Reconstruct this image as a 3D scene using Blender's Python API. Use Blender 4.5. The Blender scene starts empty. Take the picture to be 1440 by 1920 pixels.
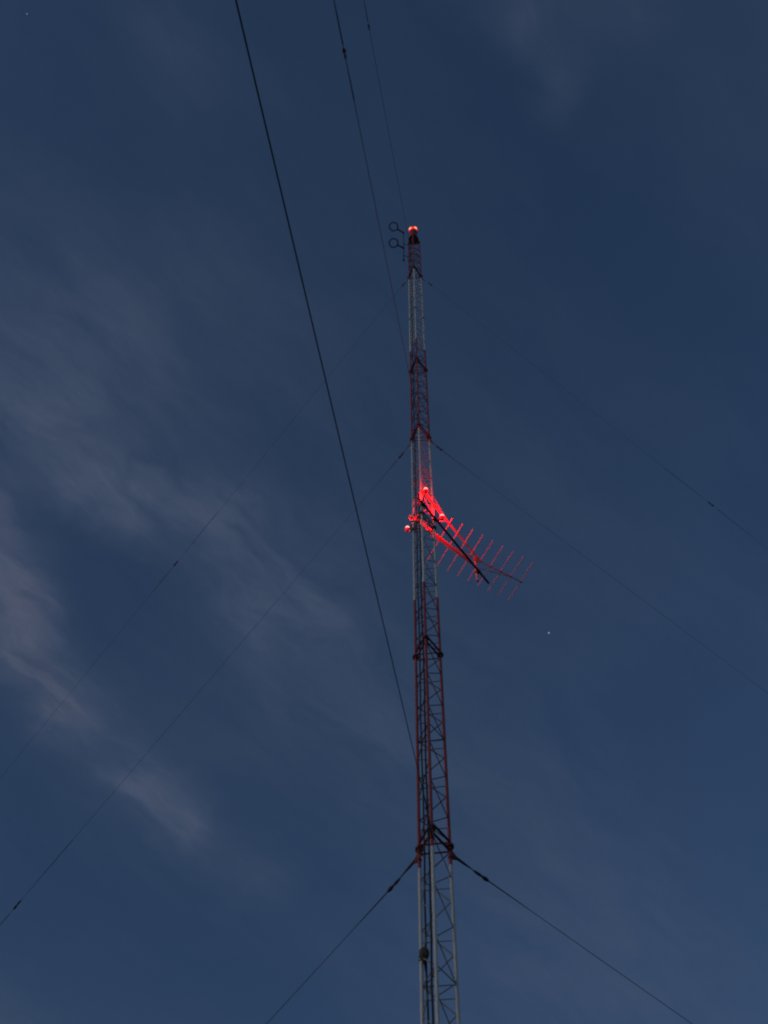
import bpy, math, random
from mathutils import Vector, Matrix, Quaternion
random.seed(7)
scene = bpy.context.scene
col = scene.collection
PI = math.pi
V = Vector

# ------------------------------------------------------------------ helpers
def ortho(d):
    d = d.normalized()
    a = V((0, 0, 1)) if abs(d.z) < .9 else V((1, 0, 0))
    u = d.cross(a).normalized()
    return u, d.cross(u).normalized()

class MB:
    """collects shapes, then links them as ONE mesh object"""
    def __init__(s): s.v = []; s.f = []
    def ring_loft(s, rings, closed=True, cap=True):
        base = len(s.v); n = len(rings[0])
        for r in rings: s.v += [tuple(p) for p in r]
        for i in range(len(rings)-1):
            for j in range(n):
                a = base+i*n+j; b = base+i*n+(j+1) % n
                s.f.append((a, b, b+n, a+n))
        if cap:
            s.f.append(tuple(base+j for j in range(n))[::-1])
            s.f.append(tuple(base+(len(rings)-1)*n+j for j in range(n)))
    def tube(s, p0, p1, r0, r1=None, n=10):
        p0, p1 = V(p0), V(p1); r1 = r0 if r1 is None else r1
        u, w = ortho(p1-p0)
        s.ring_loft([[c+(u*math.cos(t)+w*math.sin(t))*r for t in [2*PI*k/n for k in range(n)]] for c, r in ((p0, r0), (p1, r1))])
        return s
    def lathe(s, p0, axis, prof, n=20):
        """prof: list of (distance along the axis, radius)"""
        p0 = V(p0); d = V(axis).normalized(); u, w = ortho(d)
        s.ring_loft([[p0+d*h+(u*math.cos(t)+w*math.sin(t))*max(r, .0005) for t in [2*PI*k/n for k in range(n)]] for h, r in prof])
        return s
    def path(s, pts, r, n=8):
        pts = [V(p) for p in pts]; rings = []
        u = None
        for i, p in enumerate(pts):
            d = (pts[min(i+1, len(pts)-1)]-pts[max(i-1, 0)]).normalized()
            if u is None: u, w = ortho(d)
            else:
                u = (u-d*u.dot(d)).normalized(); w = d.cross(u)
            rr = r[i] if isinstance(r, (list, tuple)) else r
            rings.append([p+(u*math.cos(t)+w*math.sin(t))*rr for t in [2*PI*k/n for k in range(n)]])
        s.ring_loft(rings); return s
    def torus(s, c, axis, R, r, n=40, m=10):
        c = V(c); d = V(axis).normalized(); u, w = ortho(d)
        base = len(s.v)
        for i in range(n):
            a = 2*PI*i/n; o = u*math.cos(a)+w*math.sin(a)
            for j in range(m):
                b = 2*PI*j/m
                s.v.append(tuple(c+o*(R+r*math.cos(b))+d*(r*math.sin(b))))
        for i in range(n):
            for j in range(m):
                s.f.append((base+i*m+j, base+((i+1) % n)*m+j, base+((i+1) % n)*m+(j+1) % m, base+i*m+(j+1) % m))
        return s
    def box(s, c, x, y, z, hx, hy, hz, bev=.0):
        """oriented box with chamfered vertical edges"""
        c = V(c); x, y, z = V(x).normalized(), V(y).normalized(), V(z).normalized()
        b = bev
        out = [(hx-b, hy), (hx, hy-b), (hx, -hy+b), (hx-b, -hy), (-hx+b, -hy), (-hx, -hy+b), (-hx, hy-b), (-hx+b, hy)] if b else [(hx, hy), (hx, -hy), (-hx, -hy), (-hx, hy)]
        s.ring_loft([[c+x*p*k+y*q*k+z*h for p, q in out] for h, k in ((-hz, 1-b/hx if b else 1), (-hz+b, 1), (hz-b, 1), (hz, 1-b/hx if b else 1))] if b else
                    [[c+x*p+y*q+z*h for p, q in out] for h in (-hz, hz)])
        return s
    def plate(s, pts, nrm, t):
        nrm = V(nrm).normalized()
        s.ring_loft([[V(p)-nrm*t/2 for p in pts], [V(p)+nrm*t/2 for p in pts]]); return s
    def build(s, name, mat, parent=None, org=(0, 0, 0), smooth=True):
        org = V(org)
        me = bpy.data.meshes.new(name)
        me.from_pydata([tuple(V(p)-org) for p in s.v], [], s.f); me.update()
        import bmesh
        bm = bmesh.new(); bm.from_mesh(me); bmesh.ops.recalc_face_normals(bm, faces=bm.faces); bm.to_mesh(me); bm.free()
        me.materials.append(mat)
        if smooth:
            me.polygons.foreach_set('use_smooth', [len(p.vertices) <= 4 for p in me.polygons])
            try: me.set_sharp_from_angle(angle=math.radians(40))
            except Exception: pass
        o = bpy.data.objects.new(name, me); col.objects.link(o)
        if parent is not None: o.parent = parent
        else: o.location = org
        return o

def tag(o, label, cat, group=None):
    o['label'] = label; o['category'] = cat
    if group: o['group'] = group
    return o
def thing(name, label, cat, loc, group=None):
    o = bpy.data.objects.new(name, None); col.objects.link(o); o.location = loc
    o.empty_display_size = .2
    return tag(o, label, cat, group)

# ------------------------------------------------------------------ materials
def mat(name):
    m = bpy.data.materials.new(name); m.use_nodes = True
    nt = m.node_tree
    return m, nt, nt.nodes['Principled BSDF']
def N(nt, t, **kw):
    n = nt.nodes.new(t)
    for k, v in kw.items(): setattr(n, k, v)
    return n
def worn(name, base, dark, scale=9, rough=.55, metal=0.0, amt=.55):
    m, nt, b = mat(name)
    tc = N(nt, 'ShaderNodeTexCoord')
    no = N(nt, 'ShaderNodeTexNoise'); no.inputs['Scale'].default_value = scale; no.inputs['Detail'].default_value = 6
    nt.links.new(tc.outputs['Object'], no.inputs['Vector'])
    mr = N(nt, 'ShaderNodeMapRange'); mr.inputs[1].default_value = .45; mr.inputs[2].default_value = .75; mr.inputs[4].default_value = amt
    nt.links.new(no.outputs['Fac'], mr.inputs[0])
    mx = N(nt, 'ShaderNodeMix', data_type='RGBA'); mx.inputs[6].default_value = (*base, 1); mx.inputs[7].default_value = (*dark, 1)
    nt.links.new(mr.outputs[0], mx.inputs[0]); nt.links.new(mx.outputs[2], b.inputs['Base Color'])
    rr = N(nt, 'ShaderNodeMapRange'); rr.inputs[3].default_value = rough-.1; rr.inputs[4].default_value = rough+.2
    nt.links.new(no.outputs['Fac'], rr.inputs[0]); nt.links.new(rr.outputs[0], b.inputs['Roughness'])
    b.inputs['Metallic'].default_value = metal
    return m

BANDS = [17.18, 26.24, 35.55, 44.16, 54.0]      # heights where the paint changes between white and red
def banded(name, red, white, rough, rust=.5, upper_white=None):
    """aviation paint: red and white bands by height, with chalked and rusty spots"""
    m, nt, b = mat(name)
    geo = N(nt, 'ShaderNodeNewGeometry'); sx = N(nt, 'ShaderNodeSeparateXYZ')
    nt.links.new(geo.outputs['Position'], sx.inputs[0])
    no = N(nt, 'ShaderNodeTexNoise'); no.inputs['Scale'].default_value = 14; no.inputs['Detail'].default_value = 4
    nt.links.new(geo.outputs['Position'], no.inputs['Vector'])
    ma = N(nt, 'ShaderNodeMath', operation='MULTIPLY_ADD'); ma.inputs[1].default_value = .10
    nt.links.new(no.outputs['Fac'], ma.inputs[0]); nt.links.new(sx.outputs['Z'], ma.inputs[2])
    mr = N(nt, 'ShaderNodeMapRange'); mr.inputs[2].default_value = 70; nt.links.new(ma.outputs[0], mr.inputs[0])
    cr = N(nt, 'ShaderNodeValToRGB'); cr.color_ramp.interpolation = 'CONSTANT'
    el = cr.color_ramp.elements
    el[0].position = 0; el[0].color = (*white, 1); el[1].position = BANDS[0]/70; el[1].color = (*red, 1)
    for i, z in enumerate(BANDS[1:]):
        e = el.new(z/70); e.color = (*((upper_white if upper_white and z > 40 else white) if i % 2 == 0 else red), 1)  # higher white bands use the paler white when one is given
    nt.links.new(mr.outputs[0], cr.inputs[0])
    n2 = N(nt, 'ShaderNodeTexNoise'); n2.inputs['Scale'].default_value = 6; n2.inputs['Detail'].default_value = 8; n2.inputs['Roughness'].default_value = .65
    mp = N(nt, 'ShaderNodeMapping'); mp.inputs['Scale'].default_value = (3, 3, .5)
    nt.links.new(geo.outputs['Position'], mp.inputs[0]); nt.links.new(mp.outputs[0], n2.inputs['Vector'])
    m2 = N(nt, 'ShaderNodeMapRange'); m2.inputs[1].default_value = .5; m2.inputs[2].default_value = .78; m2.inputs[4].default_value = rust
    nt.links.new(n2.outputs['Fac'], m2.inputs[0])
    mx = N(nt, 'ShaderNodeMix', data_type='RGBA'); mx.inputs[7].default_value = (.16, .10, .075, 1)
    nt.links.new(m2.outputs[0], mx.inputs[0]); nt.links.new(cr.outputs[0], mx.inputs[6]); nt.links.new(mx.outputs[2], b.inputs['Base Color'])
    b.inputs['Roughness'].default_value = rough
    return m

M_leg = banded('mast_paint', (.36, .052, .036), (.68, .70, .67), .6, .35)
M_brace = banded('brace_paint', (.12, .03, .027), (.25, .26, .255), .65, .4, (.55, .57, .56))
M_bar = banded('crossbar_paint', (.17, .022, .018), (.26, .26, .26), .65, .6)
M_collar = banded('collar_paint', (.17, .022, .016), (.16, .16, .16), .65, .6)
M_wire = worn('wire_steel', (.022, .024, .028), (.014, .014, .016), 30, .6)
M_insul = worn('insulator_glaze', (.022, .018, .016), (.012, .01, .01), 20, .35)
M_cable = worn('cable_jacket', (.012, .013, .015), (.02, .02, .02), 8, .55)
M_black = worn('black_with_pipe_shade', (.016, .015, .016), (.03, .026, .024), 10, .6)  # lower arm and its clamps: shade coloured in as black; other fittings plain black
M_arm = worn('galvanised_pipe', (.32, .31, .31), (.22, .20, .19), 8, .5, .0, .6)
M_rod = worn('aluminium_rod', (.48, .46, .46), (.36, .35, .35), 10, .45, .0)
M_boom = worn('boom_tube', (.24, .23, .22), (.14, .12, .11), 8, .55)
M_ring = worn('ring_copper', (.035, .034, .036), (.02, .02, .02), 10, .5)
M_house = worn('lamp_housing', (.45, .05, .04), (.22, .05, .04), 10, .5)
M_box = worn('weathered_box', (.10, .075, .06), (.035, .03, .028), 14, .75, 0, .9)
M_pale = worn('pale_box', (.55, .53, .5), (.34, .32, .30), 14, .6)
M_conc = worn('concrete', (.32, .31, .29), (.2, .19, .18), 5, .9)

def glow(name, colr, strength):
    m, nt, b = mat(name)
    b.inputs['Base Color'].default_value = (.5, .03, .02, 1)
    b.inputs['Emission Color'].default_value = (*colr, 1)
    b.inputs['Emission Strength'].default_value = strength; b.inputs['Roughness'].default_value = .25
    return m
def clear_lens(name, tint, colr, strength):
    m, nt, b = mat(name)
    tr = N(nt, 'ShaderNodeBsdfTransparent'); tr.inputs[0].default_value = (*tint, 1)
    em = N(nt, 'ShaderNodeEmission'); em.inputs[0].default_value = (*colr, 1); em.inputs[1].default_value = strength
    ad = N(nt, 'ShaderNodeAddShader'); nt.links.new(tr.outputs[0], ad.inputs[0]); nt.links.new(em.outputs[0], ad.inputs[1])
    nt.links.new(ad.outputs[0], nt.nodes['Material Output'].inputs['Surface']); nt.nodes.remove(b)
    return m
M_lens = clear_lens('red_side_lens', (1, .9, .9), (1, .36, .29), .8)
BULB = 135.0
M_domes = glow('red_lens_cap', (1, .0, .0), 1.1)
M_globe = glow('red_globe', (1, .0, .008), .85)
M_beacon = glow('beacon_lens', (1, .38, .17), 1.5)
M_rim = glow('beacon_rim', (1, .03, .02), 1.1)
M_star = glow('starlight', (.75, .86, 1), .42)
M_star2 = glow('faint_starlight', (.75, .86, 1), .22)

# ------------------------------------------------------------------ camera
W_, H_ = 1440, 1920
FPX = 2200.0
PITCH, ROLL = 1.0932181406067631, 0.030200901974442192
cd = bpy.data.cameras.new('camera'); cam = bpy.data.objects.new('camera', cd); col.objects.link(cam)
F = V((0, math.cos(PITCH), math.sin(PITCH))); U0 = V((0, -math.sin(PITCH), math.cos(PITCH))); R0 = V((1, 0, 0))
Rv = R0*math.cos(ROLL)+U0*math.sin(ROLL); Uv = U0*math.cos(ROLL)-R0*math.sin(ROLL)
mw = Matrix((Rv, Uv, -F)).transposed().to_4x4(); mw.translation = V((0, 0, 1.6))
cam.matrix_world = mw
cd.sensor_fit = 'VERTICAL'; cd.sensor_height = 24; cd.lens = FPX*24/H_
cd.clip_start = .1; cd.clip_end = 20000
scene.camera = cam

# ------------------------------------------------------------------ sun direction, world
SUN_EL, SUN_AZ = math.radians(5), math.radians(205)      # azimuth of the sun, counted from +X towards +Y
sun_dir = V((math.cos(SUN_EL)*math.cos(SUN_AZ), math.cos(SUN_EL)*math.sin(SUN_AZ), math.sin(SUN_EL)))
sd = bpy.data.lights.new('sun', 'SUN'); sun = bpy.data.objects.new('sun', sd); col.objects.link(sun)
sd.energy = .28; sd.angle = math.radians(50); sd.color = (1, .93, .90)
sun.rotation_euler = (-sun_dir).to_track_quat('-Z', 'Y').to_euler()

world = bpy.data.worlds.new('World'); scene.world = world; world.use_nodes = True
nt = world.node_tree; bg = nt.nodes['Background']
sky = N(nt, 'ShaderNodeTexSky', sky_type='NISHITA'); sky.sun_disc = False
sky.sun_elevation = SUN_EL; sky.sun_rotation = PI/2-SUN_AZ
sky.air_density = 1.0; sky.dust_density = .6; sky.ozone_density = 3.0
tc = N(nt, 'ShaderNodeTexCoord')
sep = N(nt, 'ShaderNodeSeparateXYZ'); nt.links.new(tc.outputs['Generated'], sep.inputs[0])
def math_n(op, a, b=None, c=None, clamp=False):
    n = N(nt, 'ShaderNodeMath', operation=op); n.use_clamp = clamp
    for i, x in enumerate((a, b, c)):
        if x is None: continue
        if isinstance(x, (int, float)): n.inputs[i].default_value = x
        else: nt.links.new(x, n.inputs[i])
    return n.outputs[0]
def vec_n(op, a, b=None, out=0):
    n = N(nt, 'ShaderNodeVectorMath', operation=op)
    for i, x in enumerate((a, b)):
        if x is None: continue
        if isinstance(x, tuple): n.inputs[i].default_value = x
        elif isinstance(x, (int, float)): n.inputs['Scale'].default_value = x
        else: nt.links.new(x, n.inputs[i])
    return n.outputs[out]
# a thin high cloud sheet: the view direction meets a flat layer overhead
zc = math_n('MAXIMUM', sep.outputs['Z'], .08)
cmb = N(nt, 'ShaderNodeCombineXYZ')
nt.links.new(math_n('DIVIDE', sep.outputs['X'], zc), cmb.inputs[0]); nt.links.new(math_n('DIVIDE', sep.outputs['Y'], zc), cmb.inputs[1])
plane = cmb.outputs[0]
def noise(vec, scale, detail=5, rough=.55, dist=0.0, out='Fac'):
    n = N(nt, 'ShaderNodeTexNoise'); n.inputs['Scale'].default_value = scale; n.inputs['Detail'].default_value = detail
    n.inputs['Roughness'].default_value = rough; n.inputs['Distortion'].default_value = dist
    nt.links.new(vec, n.inputs['Vector']); return n.outputs[out]
warp = vec_n('SCALE', vec_n('SUBTRACT', noise(plane, 9, 4, .55, 0, 'Color'), (.5, .5, .5)), .06)
warp2 = vec_n('SCALE', vec_n('SUBTRACT', noise(plane, 34, 4, .6, 0, 'Color'), (.5, .5, .5)), .017)
P = vec_n('MULTIPLY', vec_n('ADD', vec_n('ADD', plane, warp), warp2), (1, 1, 0))
WISPS = [  # ends on the cloud sheet, width, density, how much late sun it catches
(-0.382,0.389,-0.314,0.439,0.041,0.45,0.0),
(-0.314,0.439,-0.284,0.487,0.040,0.75,0.2),
(-0.284,0.487,-0.235,0.514,0.033,0.55,0.1),
(-0.235,0.514,-0.165,0.538,0.034,0.62,0.0),
(-0.165,0.538,-0.104,0.605,0.040,0.55,0.0),
(-0.104,0.605,-0.083,0.654,0.053,0.40,0.0),
(-0.083,0.654,0.007,0.772,0.056,0.28,0.0),
(-0.378,0.513,-0.367,0.608,0.034,0.75,0.7),
(-0.367,0.608,-0.364,0.677,0.033,1.00,1.0),
(-0.364,0.677,-0.336,0.750,0.034,0.95,1.0),
(-0.336,0.750,-0.315,0.773,0.029,0.50,0.8),
(-0.315,0.773,-0.254,0.869,0.053,0.40,0.2),
(-0.254,0.869,-0.209,0.913,0.031,0.75,0.4),
(-0.209,0.913,-0.134,0.990,0.042,0.30,0.1),
(0.062,0.055,0.095,0.080,0.020,0.26,0.0),
(0.100,0.085,0.128,0.108,0.017,0.18,0.0),
(0.127,0.122,0.120,0.138,0.016,0.20,0.0),
(0.126,0.066,0.180,0.065,0.024,0.15,0.0),
(-0.365,0.299,-0.265,0.385,0.085,0.35,0.1),
(-0.265,0.385,-0.198,0.490,0.074,0.18,0.0),
(-0.190,0.099,-0.178,0.118,0.038,0.16,0.0),
(-0.156,0.312,-0.081,0.410,0.101,0.16,0.0),
(0.103,0.870,0.226,1.112,0.171,0.22,0.0),
(-0.036,0.542,0.040,0.750,0.078,0.14,0.0),
(0.142,0.501,0.203,0.594,0.114,0.10,0.0),
(0.274,0.981,0.359,1.151,0.154,0.14,0.1),
(-0.151,0.606,-0.129,0.770,0.067,0.20,0.0),
# more of the same sheet outside the photograph
(-0.9,0.3,-0.55,0.55,0.09,0.5,0.4),(-0.8,0.9,-0.5,1.3,0.1,0.6,0.8),(0.5,0.2,0.9,0.5,0.1,0.3,0.0),
(0.3,-0.4,0.7,-0.2,0.1,0.3,0.0),(-0.6,-0.3,-0.2,-0.2,0.09,0.4,0.2),(0.6,1.3,0.9,1.6,0.16,0.25,0.1),
]
dens = None; pink = None
for x0, y0, x1, y1, w, s, pk in WISPS:
    a = (x0, y0, 0.0); d = (x1-x0, y1-y0, 0.0); L2 = d[0]**2+d[1]**2
    pa = vec_n('SUBTRACT', P, a)
    t = math_n('DIVIDE', vec_n('DOT_PRODUCT', pa, d, 1), L2, clamp=True)
    sc = N(nt, 'ShaderNodeVectorMath', operation='SCALE'); sc.inputs[0].default_value = d; nt.links.new(t, sc.inputs['Scale'])
    dist = vec_n('DISTANCE', pa, sc.outputs[0], 1)
    q = math_n('DIVIDE', dist, w*1.0)
    g = math_n('EXPONENT', math_n('MULTIPLY', math_n('MULTIPLY', q, q), -1.0))
    g = math_n('MULTIPLY', g, s)
    dens = g if dens is None else math_n('SMOOTH_MAX', dens, g, .25) if False else math_n('SUBTRACT', math_n('ADD', dens, g), math_n('MULTIPLY', dens, g))
    if pk:
        h = math_n('MULTIPLY', g, pk); pink = h if pink is None else math_n('MAXIMUM', pink, h)
stretch = N(nt, 'ShaderNodeMapping'); stretch.vector_type = 'TEXTURE'; stretch.inputs['Rotation'].default_value = (0, 0, math.radians(44)); stretch.inputs['Scale'].default_value = (2.6, .8, 1)
nt.links.new(vec_n('ADD', plane, warp), stretch.inputs[0])
fb = noise(stretch.outputs[0], 16, 9, .60, .4)
mod = N(nt, 'ShaderNodeMapRange'); mod.inputs[1].default_value = .32; mod.inputs[2].default_value = .66; mod.inputs[3].default_value = .42; mod.inputs[4].default_value = 1.28
nt.links.new(fb, mod.inputs[0])
# fine fibres drawn out along the wind
fib = N(nt, 'ShaderNodeMapping'); fib.vector_type = 'TEXTURE'; fib.inputs['Rotation'].default_value = (0, 0, math.radians(52)); fib.inputs['Scale'].default_value = (5.5, .9, 1)
nt.links.new(P, fib.inputs[0])
fbr = N(nt, 'ShaderNodeMapRange'); fbr.inputs[1].default_value = .34; fbr.inputs[2].default_value = .66; fbr.inputs[3].default_value = .90; fbr.inputs[4].default_value = 1.09
nt.links.new(noise(fib.outputs[0], 46, 6, .62, .25), fbr.inputs[0])
veil = N(nt, 'ShaderNodeMapRange'); veil.inputs[1].default_value = .40; veil.inputs[2].default_value = .75; veil.inputs[4].default_value = .22
nt.links.new(noise(stretch.outputs[0], 3.2, 8, .62, .3), veil.inputs[0])
cloud = math_n('MULTIPLY', math_n('ADD', math_n('MULTIPLY', dens, mod.outputs[0]), veil.outputs[0]), fbr.outputs[0], clamp=True)
# sky tint and strength
SKY_GAIN = .10
tint = N(nt, 'ShaderNodeMix', data_type='RGBA', blend_type='MULTIPLY'); tint.inputs[0].default_value = 1
tint.inputs[7].default_value = (1.0, .915, 1.01, 1)
nt.links.new(sky.outputs[0], tint.inputs[6])
ccol = N(nt, 'ShaderNodeMix', data_type='RGBA')
CL_BLUE, CL_PINK = (.077, .101, .164), (.098, .112, .168)
ccol.inputs[6].default_value = tuple(c/SKY_GAIN for c in CL_BLUE)+(1,); ccol.inputs[7].default_value = tuple(c/SKY_GAIN for c in CL_PINK)+(1,)
nt.links.new(pink, ccol.inputs[0])
mixc = N(nt, 'ShaderNodeMix', data_type='RGBA')
nt.links.new(math_n('MULTIPLY', cloud, .69), mixc.inputs[0]); nt.links.new(tint.outputs[2], mixc.inputs[6]); nt.links.new(ccol.outputs[2], mixc.inputs[7])
nt.links.new(mixc.outputs[2], bg.inputs['Color']); bg.inputs['Strength'].default_value = SKY_GAIN

# ------------------------------------------------------------------ ground
def ground():
    b = MB(); n = 60; S = 4000.0
    for i in range(n+1):
        for j in range(n+1):
            x = (i/n*2-1); y = (j/n*2-1)
            x = math.copysign(abs(x)**2.2, x)*S; y = math.copysign(abs(y)**2.2, y)*S
            r = math.hypot(x, y)
            b.v.append((x, y, -.05+.06*math.sin(x*.31)*math.cos(y*.27)+(0 if r < 300 else (r-300)*.012*(.5+.5*math.sin(math.atan2(y, x)*5)))))
    for i in range(n):
        for j in range(n):
            a = i*(n+1)+j; b.f.append((a, a+n+1, a+n+2, a+1))
    m, gt, bs = mat('dry_grass')
    c = N(gt, 'ShaderNodeTexCoord'); n1 = N(gt, 'ShaderNodeTexNoise'); n1.inputs['Scale'].default_value = .8; n1.inputs['Detail'].default_value = 9
    gt.links.new(c.outputs['Object'], n1.inputs['Vector'])
    cr = N(gt, 'ShaderNodeValToRGB'); cr.color_ramp.elements[0].position = .35; cr.color_ramp.elements[0].color = (.025, .032, .012, 1)
    cr.color_ramp.elements[1].position = .7; cr.color_ramp.elements[1].color = (.07, .062, .03, 1)
    gt.links.new(n1.outputs['Fac'], cr.inputs[0]); gt.links.new(cr.outputs[0], bs.inputs['Base Color']); bs.inputs['Roughness'].default_value = .95
    o = b.build('ground', m); o['kind'] = 'structure'
ground()

# ------------------------------------------------------------------ the mast
AX = V((1.0719756, 14.951225, 0)); RT = .3211; TURN = -.15230841
LEG = {k: AX+V((RT*math.cos(math.radians(a)+TURN), RT*math.sin(math.radians(a)+TURN), 0)) for k, a in (('n', -90), ('r', 30), ('l', 150))}
OUT = {k: (LEG[k]-AX).normalized() for k in LEG}
Z0, SEC = 17.656, 6.1
TOP = Z0+7*SEC
def at(k, z): return V((LEG[k].x, LEG[k].y, z))
UP = V((0, 0, 1))
mast = thing('lattice_mast', 'tall three-legged lattice mast painted in red and white bands', 'radio mast', AX)
def part(mb, name, m, parent=None, **kw): return mb.build(name, m, mast if parent is None else parent, AX, **kw)
for k in 'lnr':
    b = MB(); b.path([at(k, .35+(TOP-.3)*i/60) for i in range(61)], .031, 14); part(b, 'leg', M_leg)
levels = [n for n in range(-2, 8)]
for n in levels:
    z = Z0+n*SEC
    small = n in (5, 7)
    for k in 'lnr':
        b = MB(); r = .052 if small else .076
        b.lathe(at(k, z-.028), UP, [(0, r-.004), (.004, r), (.022, r), (.026, r-.002)], 24)
        b.lathe(at(k, z+.004), UP, [(0, r-.002), (.003, r), (.020, r), (.024, r-.004)], 24)
        b.lathe(at(k, z-.09), UP, [(0, .032), (.062, .046)], 16)
        for q in range(6):                               # bolts through the two plates
            t = 2*PI*q/6; c = at(k, z)+V((math.cos(t), math.sin(t), 0))*(r-.016)
            b.tube(c-UP*.045, c+UP*.045, .007, n=6)
        part(b, 'flange', M_collar)
for n in levels:                                          # paired horizontals at every joint
    z = Z0+n*SEC
    for a, c in (('n', 'r'), ('r', 'l'), ('l', 'n')):
        if n == 5: continue
        for dz in (.10, -.13):
            if n in (5, 7) and dz > 0: continue
            p, q = at(a, z+dz), at(c, z+dz); d = (q-p).normalized()
            s = d.cross(UP)
            b = MB(); b.box((p+q)/2, d, s, UP, (q-p).length/2-.027, .004, .021); b.box((p+q)/2+s*.016+UP*.019, d, s, UP, (q-p).length/2-.03, .012, .0035)
            part(b, 'crossbar', M_bar, smooth=False)
def zigzag(a, c, zb, zt, rungs):
    """welded zigzag rods of one face of one section"""
    b = MB(); m = 5; h = (zt-zb)/m
    for i in range(m):
        z = zb+i*h
        d = (at(c, 0)-at(a, 0)).normalized()*.024
        b.tube(at(a, z)+d, at(c, z+h/2)-d, .0108, n=8); b.tube(at(c, z+h/2)-d, at(a, z+h)+d, .0108, n=8)
        if rungs: b.tube(at(a, z+h*.27)+d, at(c, z+h*.27)-d, .008, n=8)
    zm = (zb+zt)/2
    b.tube(at(a, zm)+d, at(c, zm)-d, .0098, n=8)
    part(b, 'bracing', M_brace)
for n in [-3]+levels[:-1]:
    zb = Z0+n*SEC+.17 if n > -3 else .45; zt = Z0+(n+1)*SEC-.17
    zigzag('n', 'r', zb, zt, False); zigzag('r', 'l', zb, zt, True); zigzag('l', 'n', zb, zt, False)
GUY = {}
for lev, z in ((0, 17.47), (3, 35.76), (6, 54.06)):
    for k in 'lnr':
        o = OUT[k]; t = o.cross(UP)
        slope = {0: .55, 3: .95, 6: 1.4}[lev]
        tip = at(k, z)+o*.13-UP*.13*slope*.85
        b = MB(); b.plate([at(k, z+.10)+o*.028, at(k, z-.12)+o*.028, tip-UP*.03, tip+o*.02, tip+UP*.03], t, .022)
        b.torus(at(k, z+.09), UP, .036, .012, 18, 8); b.torus(at(k, z-.09), UP, .036, .012, 18, 8)
        part(b, 'guy_bracket', M_collar, smooth=False); GUY[(k, lev)] = tip
b = MB(); b.plate([at('n', TOP+.04)+OUT['n']*.06, at('r', TOP+.04)+OUT['r']*.06, at('l', TOP+.04)+OUT['l']*.06], UP, .02)
part(b, 'top_plate', M_bar, smooth=False)
b = MB(); b.lathe(AX-UP*.3, UP, [(0, .75), (.55, .75), (.6, .70)], 32); b.lathe(AX+UP*.29, UP, [(0, .36), (.06, .36)], 24)
part(b, 'base', M_conc)

# ------------------------------------------------------------------ guy wires
def guy(k, lev, c0, c1, radius, label, insul, grips, sag):
    """wire down the vertical plane of a leg: height = c0 - c1 * distance from the mast axis"""
    o = OUT[k]; end_r = c0/c1+.3
    def pt(r):
        z = c0-c1*r
        s = max(0, min(1, (r-.5)/(end_r-.5)))
        return AX+o*r+UP*(z-sag*4*s*(1-s))
    tip = GUY[(k, lev)]; r_tip = (tip-AX).dot(o)
    g = thing('guy_wire', label, 'guy wire', AX+o*end_r, 'guy wires of the mast')
    org = g.location.copy()
    first = insul[0] if insul and insul[0] < 2 else None
    pts = [tip]+[pt(r_tip+.25+(end_r-r_tip-.25)*(i/70)**1.3) for i in range(71)]
    MB().path(pts, radius, 8).build('wire', M_wire, g, org)
    d0 = (pt(r_tip+.6)-tip).normalized()
    q = 1 if lev == 0 else .5
    b = MB(); b.lathe(tip-d0*.05, d0, [(0, .022*q), (.05, .026*q), (.2*q, .022*q), (.42*q, radius*1.2)], 12); b.torus(tip, o.cross(UP), .03*q, .010*q, 16, 8)
    b.build('shackle', M_insul, g, org)
    for r in insul:
        p = pt(r); d = (pt(r+.1)-p).normalized(); s = 1.05 if lev == 0 else .95
        b = MB(); b.lathe(p-d*.17*s, d, [(x*s, y*s) for x, y in ((0, .010), (.03, .018), (.07, .024), (.12, .026), (.15, .021), (.17, .018), (.19, .022), (.22, .033), (.26, .035), (.29, .026), (.32, .012))], 14)
        b.build('insulator', M_insul, g, org)
    for r0, r1 in grips:
        n = 12; b = MB(); b.path([pt(r0+(r1-r0)*i/n) for i in range(n+1)], [radius+.0055*(1-(i/n)**2) for i in range(n+1)], 8)
        b.build('wire_grip', M_wire, g, org)
guy('n', 0, 17.81, .5073, .0068, 'thickest dark guy wire, furthest left at the photo top, reaching the lowest bracket', [1.1], [(1.22, 2.3)], .05)
guy('n', 3, 36.55, 1.0912, .0068, 'middle one of three overhead guy wires, egg insulator near the top edge', [.75, 12.88], [(.95, 1.8), (12.0, 12.7), (13.05, 13.9)], .10)
guy('n', 6, 54.72, 1.6169, .0058, 'faintest of three overhead guy wires, passing just beside the ring antennas', [.7, 12.21], [(12.4, 13.0)], .10)
guy('l', 0, 17.64, .5843, .0055, 'guy wire sloping down left from the lowest bracket to the bottom edge', [.9], [(1.02, 1.8)], .02)
guy('l', 3, 36.01, .9382, .0040, 'guy wire from the middle bracket down left, insulator near the lower left edge', [.75, 13.1], [(.9, 1.6), (11.6, 12.9), (13.3, 14.5)], .05)
guy('l', 6, 54.73, 1.3593, .0036, 'long faint guy wire from highest bracket down left, insulator crossing the cloud', [.65, 11.22], [(9.6, 11.0), (11.4, 12.2)], .12)
guy('r', 0, 17.62, .4867, .0055, 'guy wire sloping down right from the lowest bracket to the bottom edge', [.92], [(1.03, 1.85)], .02)
guy('r', 3, 35.97, .8203, .0036, 'faint guy wire from the middle bracket down right past the rod antenna', [.66], [(.8, 2.0)], .05)
guy('r', 6, 54.60, 1.2341, .0036, 'faint guy wire from highest bracket down right to the right edge', [.77, 11.69], [(10.2, 11.5), (11.9, 13.0)], .10)

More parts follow.
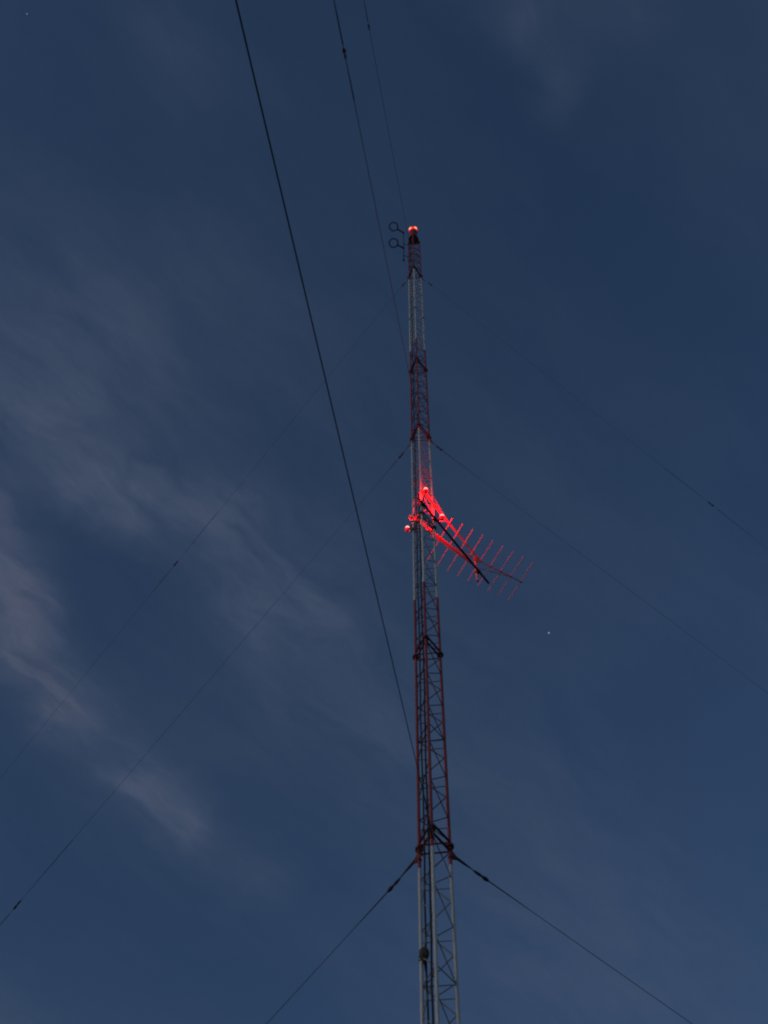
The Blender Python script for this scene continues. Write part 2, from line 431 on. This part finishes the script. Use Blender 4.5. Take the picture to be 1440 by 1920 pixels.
# ------------------------------------------------------------------ cables up the mast
def cable(label, pts, r):
    b = MB(); b.path(pts, r, 10)
    tag(b.build('coaxial_cable', M_cable, None, V(pts[0])), label, 'cable', 'cables running up the mast')
cl = LEG['l']+V((.085, -.05, 0)); cn = LEG['n']+V((-.062, .05, 0))
wob = lambda c, z, s: V((c.x+.008*math.sin(z*1.1+s)+.004*math.sin(z*3.7+s), c.y+.008*math.cos(z*.9+s), z))
cable('black cable running up inside the left leg to the ring antennas', [wob(cl, .2+i*.5, 0) for i in range(121)], .017)
cable('black cable hugging the nearest leg up to the red lights', [wob(cn, .2+i*.5, 2) for i in range(63)], .018)

# ------------------------------------------------------------------ box on the left leg
p = at('l', 15.17)+V((.045, -.075, 0))
jb = thing('junction_box', 'small dark brown box clamped low on the pale left leg', 'junction box', p)
b = MB(); b.lathe(p-UP*.05, UP, [(0, .058), (.03, .083), (.10, .087), (.155, .078), (.185, .05)], 7); b.build('housing', M_box, jb, p, smooth=False)
b = MB(); b.lathe(p-UP*.16, UP, [(0, .022), (.02, .036), (.08, .044), (.108, .05)], 10); b.tube(p-UP*.15, p-UP*.3+V((.02, .03, 0)), .012, n=8); b.build('cable_gland', M_black, jb, p)
for z in (15.2, 15.12): MB().torus(at('l', z), UP, .037, .009, 20, 8).build('strap', M_black, jb, p)

# ------------------------------------------------------------------ side lights
def side_light(k, pos, label):
    t = thing('obstruction_light', label, 'warning light', pos, 'red side lights on the mast')
    p = V(pos)
    q = .92
    def L(m, z, prof, name, n=20): MB().lathe(p+UP*z*q, UP, [(h*q, w*q) for h, w in prof], n).build(name, m, t, p)
    L(M_globe, -.082, [(0, .02), (.008, .045), (.025, .064), (.05, .076), (.074, .080), (.079, .07)], 'globe')
    L(M_house, -.127, [(0, .03), (.01, .036), (.035, .036), (.044, .024)], 'lamp_base')
    L(M_lens, 0, [(0, .064), (.02, .070), (.085, .068), (.10, .060)], 'lens', 14)
    L(M_lens, .1015, [(0, .050), (.012, .05), (.03, .042), (.045, .024), (.05, .004)], 'lens_cap')
    ld = bpy.data.lights.new('bulb', 'POINT'); ld.energy = BULB; ld.color = (1, .0005, .00042); ld.shadow_soft_size = .045
    lo = bpy.data.objects.new('bulb', ld); col.objects.link(lo); lo.parent = t; lo.location = (0, 0, .047)
    a = at(k, p.z-.11); q = p-UP*.11
    b = MB(); b.tube(a, q+(q-a).normalized()*.02, .017, n=10); b.tube(q-UP*.01, q+UP*.03, .022, n=10)
    b.torus(at(k, p.z-.11), UP, .038, .011, 20, 8); b.build('bracket', M_arm, t, p)
    mid = (a+q)/2-UP*.09
    b = MB(); b.path([q-UP*.005, q-UP*.05-(q-a).normalized()*.03, mid, a-UP*.06+(q-a).normalized()*.04, a-UP*.2+(q-a).normalized()*.035], .008, 8); b.build('lamp_cable', M_cable, t, p)
side_light('n', AX+V((.063, -.60, 30.68)), 'glowing red side light in front of the nearest leg, highest of three')
side_light('r', AX+V((.55, .17, 30.60)), 'glowing red side light at the right, above the red pipe arm')
side_light('l', AX+V((-.405, .47, 30.40)), 'glowing red side light at the left, lowest of three')
p = AX+V((-.325, .15, 30.52))
eb = thing('lamp_box', 'small pale box on the left leg, beside the left red light', 'junction box', p)
b = MB(); b.box(p, OUT['l'].cross(UP), OUT['l'], UP, .05, .04, .07, .012); b.build('housing', M_pale, eb, p, smooth=False)
b = MB(); b.tube(p-UP*.07, p-UP*.13, .014, n=8); b.tube(p-UP*.07+V((.02, .02, 0)), p-UP*.2+V((.03, .03, 0)), .008, n=8); b.build('cable_gland', M_black, eb, p)

# ------------------------------------------------------------------ arm frame for the rod antenna
FU = V((.625, .7806, 0)).normalized(); FN = V((FU.y, -FU.x, 0))
mp = AX+FU*2.36+FN*.155
fr = thing('pipe_frame', 'pipe frame reaching right from the mast, red lit with one pipe coloured black for shade', 'pipe frame', V((mp.x, mp.y, 29.85)))
fo = V((mp.x, mp.y, 29.85))
def fz(u, n, z): return AX+FU*u+FN*n+UP*z
b = MB(); b.tube(fz(-.36, .228, 31.1), fz(2.46, .228, 31.1), .030, n=14); b.build('upper_arm', M_arm, fr, fo)
o = MB().tube(fz(-.53, .232, 30.3), fz(2.85, .232, 30.3), .033, n=14).build('lower_arm', M_black, fr, fo); o['label'] = 'lower pipe with shade coloured in as black'
lp = at('l', 30.66); e = V((mp.x, mp.y, 30.66)); d = (e-lp).normalized()
b = MB(); b.tube(lp+d*.03, e-d*.03, .034, n=14); b.build('strut', M_arm, fr, fo)
b = MB(); b.tube(lp+d*.5-UP*.13, e-d*.04-UP*.05, .017, n=10); b.tube(lp+d*.5-UP*.13, lp+d*.5-UP*.02, .012, n=8); b.build('strut', M_arm, fr, fo)
b = MB(); b.tube(V((mp.x, mp.y, 29.85)), V((mp.x, mp.y, 31.4)), .032, n=14); b.build('mast_pipe', M_arm, fr, fo)
def clamp(c, ax, r):
    b = MB(); b.box(c, FU, FN, UP, .05, .075, .045, .01)
    for s in (-1, 1):
        b.tube(c+ax*.035*s-FN*.09, c+ax*.035*s+FN*.09, .009, n=8)
    return b
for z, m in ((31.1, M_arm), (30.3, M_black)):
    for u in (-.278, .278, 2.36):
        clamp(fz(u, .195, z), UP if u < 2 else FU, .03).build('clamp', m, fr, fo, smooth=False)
clamp(lp+d*.02, UP, .03).build('clamp', M_arm, fr, fo, smooth=False)
# short diagonal stiffeners from the near and right legs to the arms
for kk, u in (('r', .82), ('n', .25)):
    b = MB(); b.tube(at(kk, 31.75)+FN*.03, fz(u, .235, 31.13), .014, n=8); b.build('brace', M_arm, fr, fo)
b = MB(); b.tube(fz(.278, .2, 30.33), fz(.95, .225, 31.08), .013, n=8); b.build('brace', M_arm, fr, fo)

# ------------------------------------------------------------------ rod antenna
END = AX+V((2.96, 2.41, 31.0)); BD = V((.8829, .4695, 0)).normalized(); ED = V((math.cos(math.radians(-64.8)), math.sin(math.radians(-64.8)), 0))
SP = .343; NE = 9
ya = thing('rod_antenna', 'long red-lit antenna with a row of thin parallel cross rods', 'antenna', V((mp.x, mp.y, 31.0)))
yo = V((mp.x, mp.y, 31.0))
b = MB(); b.tube(END+BD*.06, END-BD*(SP*(NE-1)+.3), .0145, n=12); b.build('boom', M_boom, ya, yo)
for i in range(NE):
    c = END-BD*SP*i+UP*.03; hl = (.735+.006*i)
    j = .004*random.uniform(-1, 1)
    b = MB(); b.tube(c-ED*hl+UP*j, c+ED*hl-UP*j, .0105, n=8)
    b.build('rod', M_rod, ya, yo)
    b = MB(); b.box(c-UP*.02, BD, ED, UP, .02, .028, .026, .005); b.build('rod_clamp', M_boom, ya, yo, smooth=False)
jp = V((mp.x, mp.y, 30.62))
b = MB(); b.tube(jp+BD*.03, END-BD*SP*1.05-UP*.012, .010, n=10); b.build('boom_stay', M_boom, ya, yo)
b = MB(); b.tube(jp-BD*.03, END-BD*SP*8-UP*.012, .009, n=10); b.build('boom_stay', M_boom, ya, yo)
b = MB(); b.tube(jp+BD*SP*1.5-UP*(-.02)+UP*.13, END-BD*SP*2.4-UP*.0, .010, n=8); b.build('boom_stay', M_boom, ya, yo)
b = MB(); b.box(V((mp.x, mp.y, 31.0))+FN*.02, BD, ED, UP, .06, .05, .07, .01); b.torus(V((mp.x, mp.y, 31.04)), UP, .036, .009, 18, 8); b.torus(V((mp.x, mp.y, 30.96)), UP, .036, .009, 18, 8)
b.build('boom_clamp', M_boom, ya, yo, smooth=False)

# ------------------------------------------------------------------ ring antennas and their pole
pp = AX+V((-.49, .15, 0))
po = V((pp.x, pp.y, 57.1))
pl = thing('antenna_pole', 'thin dark pole left of the mast top, carrying two rings', 'pole', po)
b = MB(); b.tube(po, V((pp.x, pp.y, 62.6)), .021, n=12); b.lathe(po-UP*.12, UP, [(0, .03), (.02, .048), (.2, .048), (.24, .022)], 14); b.build('pipe', M_ring, pl, po)
for z in (57.9, 60.1):
    b = MB(); b.tube(at('l', z), V((pp.x, pp.y, z)), .012, n=8); b.torus(at('l', z), UP, .037, .01, 18, 8); b.torus(V((pp.x, pp.y, z)), UP, .026, .009, 18, 8); b.build('bracket', M_ring, pl, po)
def ring_antenna(z, c, label):
    p = V((pp.x, pp.y, z)); c = AX+V((c[0], c[1], z)); d = (c-p).normalized(); s = d.cross(UP)
    t = thing('ring_antenna', label, 'ring antenna', p, 'ring antennas on the pole')
    b = MB(); b.torus(c, UP+V((.05, .08, 0)), .215, .030, 48, 12); b.build('ring', M_ring, t, p)
    b = MB(); b.tube(p+d*.02, c-d*.205, .038, n=14); b.lathe(c-d*.24, d, [(0, .045), (.03, .05), (.06, .03)], 14); b.build('stub_arm', M_ring, t, p)
    b = MB(); b.torus(p, UP, .03, .015, 20, 8); b.box(p+d*.03, d, s, UP, .03, .045, .05, .008); b.build('clamp', M_ring, t, p)
ring_antenna(62.3, (-1.02, -.17), 'upper dark ring antenna on a stub left of the beacon')
ring_antenna(59.3, (-1.0, -.09), 'lower dark ring antenna on a stub, just below its twin')

# ------------------------------------------------------------------ beacon on the top
bp = AX+UP*(TOP+.05)
be = thing('beacon', 'orange glowing beacon with a dark red hood on the mast top', 'beacon light', bp)
b = MB(); b.lathe(bp, UP, [(0, .25), (.03, .25), (.05, .17), (1.05, .17), (1.2, .20), (1.33, .215), (1.42, .22), (1.46, .20)], 28); b.build('lamp_base', M_house, be, bp)
b = MB(); b.lathe(bp+UP*1.462, UP, [(0, .17), (.05, .185), (.36, .18), (.42, .17)], 32); b.build('drum', M_house, be, bp)
for da in (-37, 37, 180):                                # glowing oval windows round the drum
    t = math.radians(-98+da); dv = V((math.cos(t), math.sin(t), 0)); tv = UP.cross(dv)
    c = bp+dv*.165+UP*1.67
    def dome(ht, hz, dp, e0):
        b = MB(); b.ring_loft([[c+tv*ht*math.sin(a)*math.cos(e)+UP*hz*math.sin(a)*math.sin(e)+dv*dp*math.cos(a) for e in [2*PI*k/20 for k in range(20)]] for a in [.02+PI/2*.98*q/8 for q in range(9)]]); return b
    ln = dome(.112, .17, .105, 0).build('lens', M_beacon, be, bp)
    dome(.148, .205, .084, 0).build('lens_rim', M_rim, ln, bp)
b = MB(); b.lathe(bp+UP*1.884, UP, [(0, .215), (.03, .22), (.12, .16), (.18, .06), (.26, .012), (.5, .008)], 28); b.build('hood', M_house, be, bp)
for kk in 'lr':
    b = MB(); b.tube(at(kk, TOP+.05), bp+UP*.6+OUT[kk]*.165, .014, n=8); b.build('stay', M_house, be, bp)

# ------------------------------------------------------------------ stars
for pos, r, m, lab in (((424.1, 1616.9, 2491.2), 1.9, M_star, 'small bright white star in the sky right of the mast'), ((-842.4, 241.8, 2869.1), 1.5, M_star2, 'very faint star near the upper left corner of the sky')):
    b = MB(); b.lathe(V(pos)-UP*r, UP, [(r*(1-math.cos(PI*i/8)), r*math.sin(PI*i/8)) for i in range(9)], 12)
    tag(b.build('star', m, None, V(pos)), lab, 'star')

# ------------------------------------------------------------------ render settings
vs = scene.view_settings; vs.view_transform = 'Standard'; vs.look = 'None'; vs.exposure = 0; vs.gamma = 1
scene.render.engine = 'CYCLES'
scene.cycles.use_denoising = True
scene.cycles.use_adaptive_sampling = False
scene.cycles.filter_width = 2.2
scene.cycles.max_bounces = 5
scene.cycles.sample_clamp_indirect = 3
